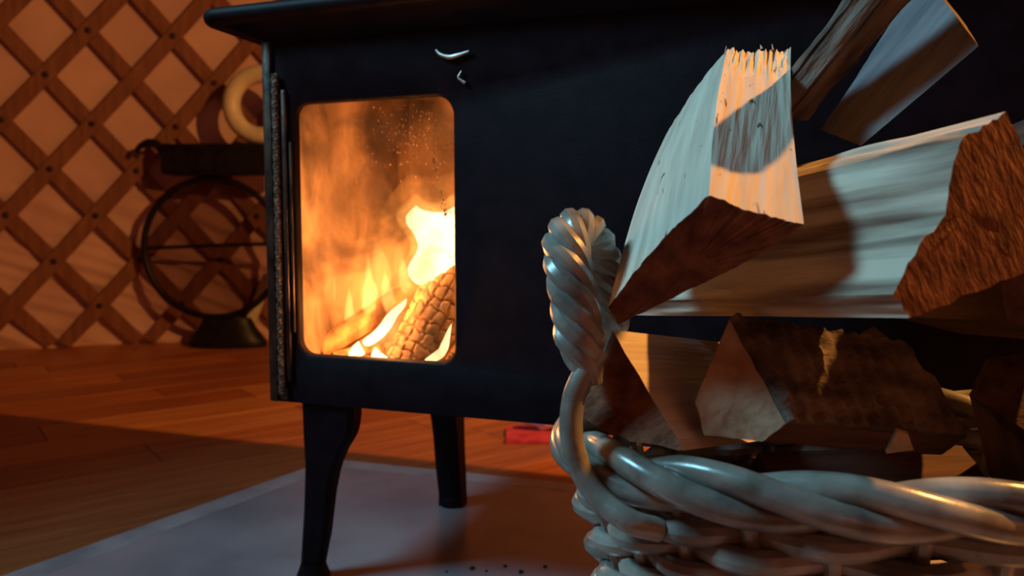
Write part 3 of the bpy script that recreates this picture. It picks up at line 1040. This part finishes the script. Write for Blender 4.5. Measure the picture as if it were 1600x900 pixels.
# ------------------------------------------------------------------ firewood
def split_log(name, near, far, label, kinds, m=8, rings=26, rough=0.0018, seed=0.0, bow=None, end_mat='endgrain', side_mat='split',
              far_fn=None, bark_t=0.004, ridge=0.0, group=None, end_tilt=0.0, side_bulge=None):
    """a split log: near and far are matching rings of world points; kinds gives 's' split or 'b' bark for each side"""
    near = [Vector(p) for p in near]
    far = [Vector(p) for p in far]
    k = len(near)
    cn = sum(near, Vector()) / k
    cf = sum(far, Vector()) / k
    ax = (cf - cn).normalized()
    xx = (near[1] - near[0])
    xx = (xx - ax * xx.dot(ax)).normalized()
    yy = ax.cross(xx)
    rot = Matrix((xx, yy, ax)).transposed()
    inv = rot.transposed()
    side_bulge = side_bulge or [0.0] * k
    ringsv = []
    nn = k * m
    for i in range(rings + 1):
        t = i / rings
        poly = [near[j].lerp(far[j], t) for j in range(k)]
        ce = sum(poly, Vector()) / k
        if bow:
            poly = [p + Vector(bow) * math.sin(math.pi * t) for p in poly]
            ce = ce + Vector(bow) * math.sin(math.pi * t)
        ring_ = []
        for j in range(k):
            a, b = poly[j], poly[(j + 1) % k]
            e = (b - a)
            out = e.cross(ax)
            if out.dot((a + b) / 2 - ce) < 0:
                out = -out
            out.normalize()
            for q in range(m):
                w = q / m
                p = a.lerp(b, w) + out * (side_bulge[j] * math.sin(math.pi * w))
                loc = inv @ (p - cn)
                amt = rough * (0.25 if q == 0 else 1.0)
                d = amt * (noise.noise(Vector((loc.x * 90 + seed, loc.y * 90, loc.z * 9))) + 0.6 * noise.noise(Vector((loc.x * 220 + seed, loc.y * 220, loc.z * 16))))
                if far_fn:
                    p = far_fn(p, t, j, w, out, loc)
                ring_.append((p + out * d, out))
        ringsv.append(ring_)
    v = [p for r_ in ringsv for (p, o_) in r_]
    f, fm = [], []
    for i in range(rings):
        for e in range(nn):
            f.append([i * nn + e, i * nn + (e + 1) % nn, (i + 1) * nn + (e + 1) % nn, (i + 1) * nn + e])
            fm.append(0)
    for base_i in (0, rings):
        ringp = [v[base_i * nn + e] for e in range(nn)]
        c = sum(ringp, Vector()) / nn
        # inner rings so the sawn end takes relief
        prev = [base_i * nn + e for e in range(nn)]
        for lv in (0.66, 0.33):
            cur = []
            for e in range(nn):
                p = c.lerp(ringp[e], lv)
                p = p + ax * (0.0012 * noise.noise(p * 160))
                v.append(p)
                cur.append(len(v) - 1)
            for e in range(nn):
                f.append([prev[e], prev[(e + 1) % nn], cur[(e + 1) % nn], cur[e]])
                fm.append(1)
            prev = cur
        v.append(c)
        for e in range(nn):
            f.append([prev[e], prev[(e + 1) % nn], len(v) - 1])
            fm.append(1)
    lv_ = [inv @ (p - cn) for p in v]
    o = build(name, lv_, f, None, mats=[M[side_mat], M[end_mat]], fmi=fm, angle=32)
    o.matrix_world = Matrix.Translation(cn) @ rot.to_4x4()
    tag(o, label, 'firewood', group)
    for j in range(k):
        if kinds[j] != 'b':
            continue
        bv, bf = [], []
        cols = list(range(j * m, j * m + m + 1))
        for lay_ in (0, 1):
            for i in range(rings + 1):
                for c_ in cols:
                    p, out = ringsv[i][c_ % nn]
                    out = ringsv[i][j * m + m // 2][1]
                    loc = inv @ (p - cn)
                    hgt = 0.0005 if lay_ == 0 else bark_t * (1.0 + 0.7 * noise.noise(Vector((loc.x * 70 + seed, loc.y * 70, loc.z * 22))) + 0.5 * noise.noise(Vector((loc.x * 190, loc.y * 190 + seed, loc.z * 60))))
                    if lay_ and ridge:
                        hgt += ridge * (0.5 + 0.5 * math.sin(loc.z * 2 * math.pi / 0.017 + 2.5 * noise.noise(Vector((loc.x * 40, loc.y * 40, loc.z * 30)))))
                    bv.append(loc + (inv @ out) * hgt)
        nc = len(cols)
        tot = (rings + 1) * nc
        for i in range(rings):
            for c_ in range(nc - 1):
                a = i * nc + c_
                bf += [[a, a + 1, a + nc + 1, a + nc], [tot + a, tot + a + 1, tot + a + nc + 1, tot + a + nc]]
        for i in range(rings):
            for c_ in (0, nc - 1):
                a = i * nc + c_
                bf.append([a, a + nc, tot + a + nc, tot + a])
        for c_ in range(nc - 1):
            for i in (0, rings):
                a = i * nc + c_
                bf.append([a, a + 1, tot + a + 1, tot + a])
        b = build('bark', bv, bf, M['bark'], o, angle=25)
        b['label'] = 'rough dark bark'
    return o

# 1: wedge standing out of the pile with its sawn end to the front and a splintered top
C_ = at(1108, 305, 0.470)
A_ = at(1140, 72, 0.745)
AX1 = (A_ - C_).normalized()
def on_plane(u, v, q, nrm):
    r = ray(u, v)
    return CAM + r * ((q - CAM).dot(nrm) / r.dot(nrm))
n1 = [C_, on_plane(1256, 350, C_, AX1), on_plane(1120, 432, C_, AX1), on_plane(966, 507, C_, AX1), on_plane(950, 480, C_, AX1)]
f1 = [A_, on_plane(1236, 74, A_, AX1), on_plane(1170, 125, A_, AX1), on_plane(1048, 232, A_, AX1), on_plane(1040, 212, A_, AX1)]
def splinter(p, t, j, w, out, loc):
    if t > 0.70:
        g = (t - 0.70) / 0.30
        if j == 0:
            p = p - out * (0.0036 * min(1, g * 1.6) * (0.7 + noise.noise(Vector((w * 17, t * 3.5, 2))) + 0.9 * noise.noise(Vector((w * 38, t * 5, 7)))))
        p = p + AX1 * (0.003 * g * noise.noise(Vector((loc.x * 160, loc.y * 160, 1))))
    if j == 0 and t < 0.05:
        p = p - AX1 * (0.002 * noise.noise(Vector((loc.x * 300, 3, 1))))
    return p
log1 = split_log('firewood', n1, f1, 'pale split wedge log with splintered top edge, highest beside the basket handle', 'sssss', m=40, rings=64, rough=0.0011, seed=1.0,
          bow=(-0.0035, 0.0, 0.004), far_fn=splinter, side_bulge=[-0.002, 0.002, 0.0, 0.0, 0.003])
def world_to(o, p):
    return o.matrix_world.inverted() @ Vector(p)
mw = log1.matrix_world.inverted()
for (pts_, r0) in (([(1141, 100, 0.735), (1134, 92, 0.733), (1133, 84, 0.731), (1135, 72, 0.730)], 0.0016),
                   ([(1080, 190, 0.755), (1083, 182, 0.752), (1090, 168, 0.748)], 0.0016),
                   ([(1092, 172, 0.75), (1100, 158, 0.747), (1106, 146, 0.744)], 0.0020),
                   ([(1190, 76, 0.737), (1188, 70, 0.737)], 0.0012), ([(1208, 78, 0.736), (1206, 69, 0.735)], 0.0010)):
    p_ = smooth_path([mw @ at(*q) for q in pts_], 5)
    MB().tube(p_, [r0 * (1 - 0.75 * i / (len(p_) - 1)) for i in range(len(p_))], 6).build('splinter', M['split'], log1)

# 2: big log lying with its rough red-brown sawn end to the front
T1 = at(1505, 215, 0.45)
AX2 = Vector((-0.109, 0.30, -0.033))
axn = AX2.normalized()
n2 = [on_plane(u, w, T1, axn) for u, w in ((1506, 214), (1572, 174), (1608, 250), (1602, 425), (1420, 497), (1396, 460), (1478, 335))]
f2 = [p + AX2 for p in n2]
split_log('firewood', n2, f2, 'thick streaky log with a rough red-brown sawn end, lying above the basket rim', 'sssssss', m=9, rings=44, rough=0.0028, seed=4.0, side_mat='split_streaky', side_bulge=[0, 0, 0, 0, 0, 0.003, 0.003])

# 3: bark covered branch leaning up out of the basket
def bar(p0, p1, side, thick, half, nsides=None):
    """ring of points about an axis: side is the across direction"""
    ax = (p1 - p0).normalized()
    s = (side - ax * side.dot(ax)).normalized()
    t = ax.cross(s).normalized()
    return ax, s, t
p0, p1 = at(1238, 164, 0.700), at(1475, -130, 0.560)
ax, s_, t_ = bar(p0, p1, Vector((1, 0, 0.8)), 0, 0)
off3 = [s_ * (0.019 * math.cos(a)) + t_ * (0.016 * math.sin(a)) for a in [2 * math.pi * k / 7 for k in range(7)]]
split_log('firewood', [p0 + q for q in off3], [p1 + q * 1.15 for q in off3], 'thin branch with rough grey bark rising behind the splintered wedge log', 'bbbbbbb', m=5, rings=40, rough=0.0015, seed=8.0, bark_t=0.0035)

# 4: flat split log leaning up to the right, one broad side to the door
q = [at(1283, 203, 0.705), at(1345, 228, 0.665), at(1350, 212, 0.720), at(1300, 195, 0.745)]
r4 = [at(1446, -38, 0.675), at(1529, 72, 0.585), at(1510, 40, 0.635), at(1440, -50, 0.715)]
split_log('firewood', q, r4, 'flat split log with a broad smooth side leaning behind the thick streaky log', 'ssss', m=9, rings=26, rough=0.0014, seed=12.0, side_mat='dim_cool_wood', end_mat='shaded_wood')

# 5: wedge in the left end of the basket under the top wedge
n5 = [at(957, 516, 0.548), at(1068, 704, 0.492), at(985, 690, 0.505), at(903, 652, 0.532)]
d5 = Vector((0.120, 0.140, -0.03))
f5 = [p + d5 for p in n5]
split_log('firewood', n5, f5, 'dark red-brown wedge log at the handle end of the basket, just above the rim', 'ssss', m=10, rings=24, rough=0.0014, seed=16.0, end_mat='endgrain', side_mat='split')

# 6: barked quarter log with a pale triangular sawn end
n6 = [at(1140, 498, 0.545), at(1228, 662, 0.500), at(1190, 690, 0.503), at(1100, 680, 0.512), at(1086, 628, 0.522)]
d6 = Vector((0.160, 0.070, -0.03))
f6 = [p + d6 for p in n6]
split_log('firewood', n6, f6, 'quarter log with a pale triangular sawn end and dark ridged bark in the basket', 'bssss', m=10, rings=90, rough=0.0014, seed=20.0, ridge=0.004, end_mat='endgrain_pale', side_mat='shaded_wood')

# more of the pile, mostly in the dark
def block(p, d, a, b, label, seed, mat='shaded_wood', tw=0.0):
    p = Vector(p); d = Vector(d)
    ax = d.normalized()
    s = Vector((0, 0, 1)).cross(ax)
    s = s.normalized() if s.length > 0.1 else Vector((1, 0, 0))
    t = ax.cross(s)
    s, t = s * math.cos(tw) + t * math.sin(tw), t * math.cos(tw) - s * math.sin(tw)
    near = [p + s * a + t * b * 0.2, p + s * a * 0.2 + t * b, p - s * a + t * b * 0.3, p - s * a * 0.6 - t * b, p + s * a * 0.7 - t * b * 0.8]
    split_log('firewood', near, [q_ + d for q_ in near], label, 'sssss', m=6, rings=16, rough=0.0014, seed=seed, side_mat=mat, end_mat=mat)
block((0.364, 0.508, 0.500), (0.02, 0.20, -0.02), 0.05, 0.078, 'dark red split log lying right beside the rough sawn end of the thick log', 30.0)  # log made larger and set here so it shades the pile below
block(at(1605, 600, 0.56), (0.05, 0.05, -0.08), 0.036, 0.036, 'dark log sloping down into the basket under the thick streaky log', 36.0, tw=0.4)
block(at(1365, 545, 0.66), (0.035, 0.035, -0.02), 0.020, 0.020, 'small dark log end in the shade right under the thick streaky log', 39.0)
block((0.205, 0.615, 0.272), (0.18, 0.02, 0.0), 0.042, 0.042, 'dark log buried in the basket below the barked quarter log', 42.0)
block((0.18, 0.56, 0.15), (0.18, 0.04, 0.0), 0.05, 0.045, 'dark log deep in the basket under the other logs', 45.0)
# wood chip lying among the logs
cp_ = at(1407, 694, 0.500)
q = [cp_ + Vector(p) for p in ((-0.008, 0.002, -0.007), (0.009, 0, -0.004), (0.006, 0.002, 0.006), (-0.001, 0.003, 0.008))]
v = q + [p + Vector((0.001, 0.004, 0.001)) for p in q]
tag(build('wood_chip', v, [[0, 1, 2, 3], [4, 5, 6, 7], [0, 1, 5, 4], [1, 2, 6, 5], [2, 3, 7, 6], [3, 0, 4, 7]], M['endgrain_pale'], loc=cp_ - Vector((0, 0, 0.007)), smooth=False),
    'small pale wood chip caught among the dark logs inside the basket', 'wood chip')
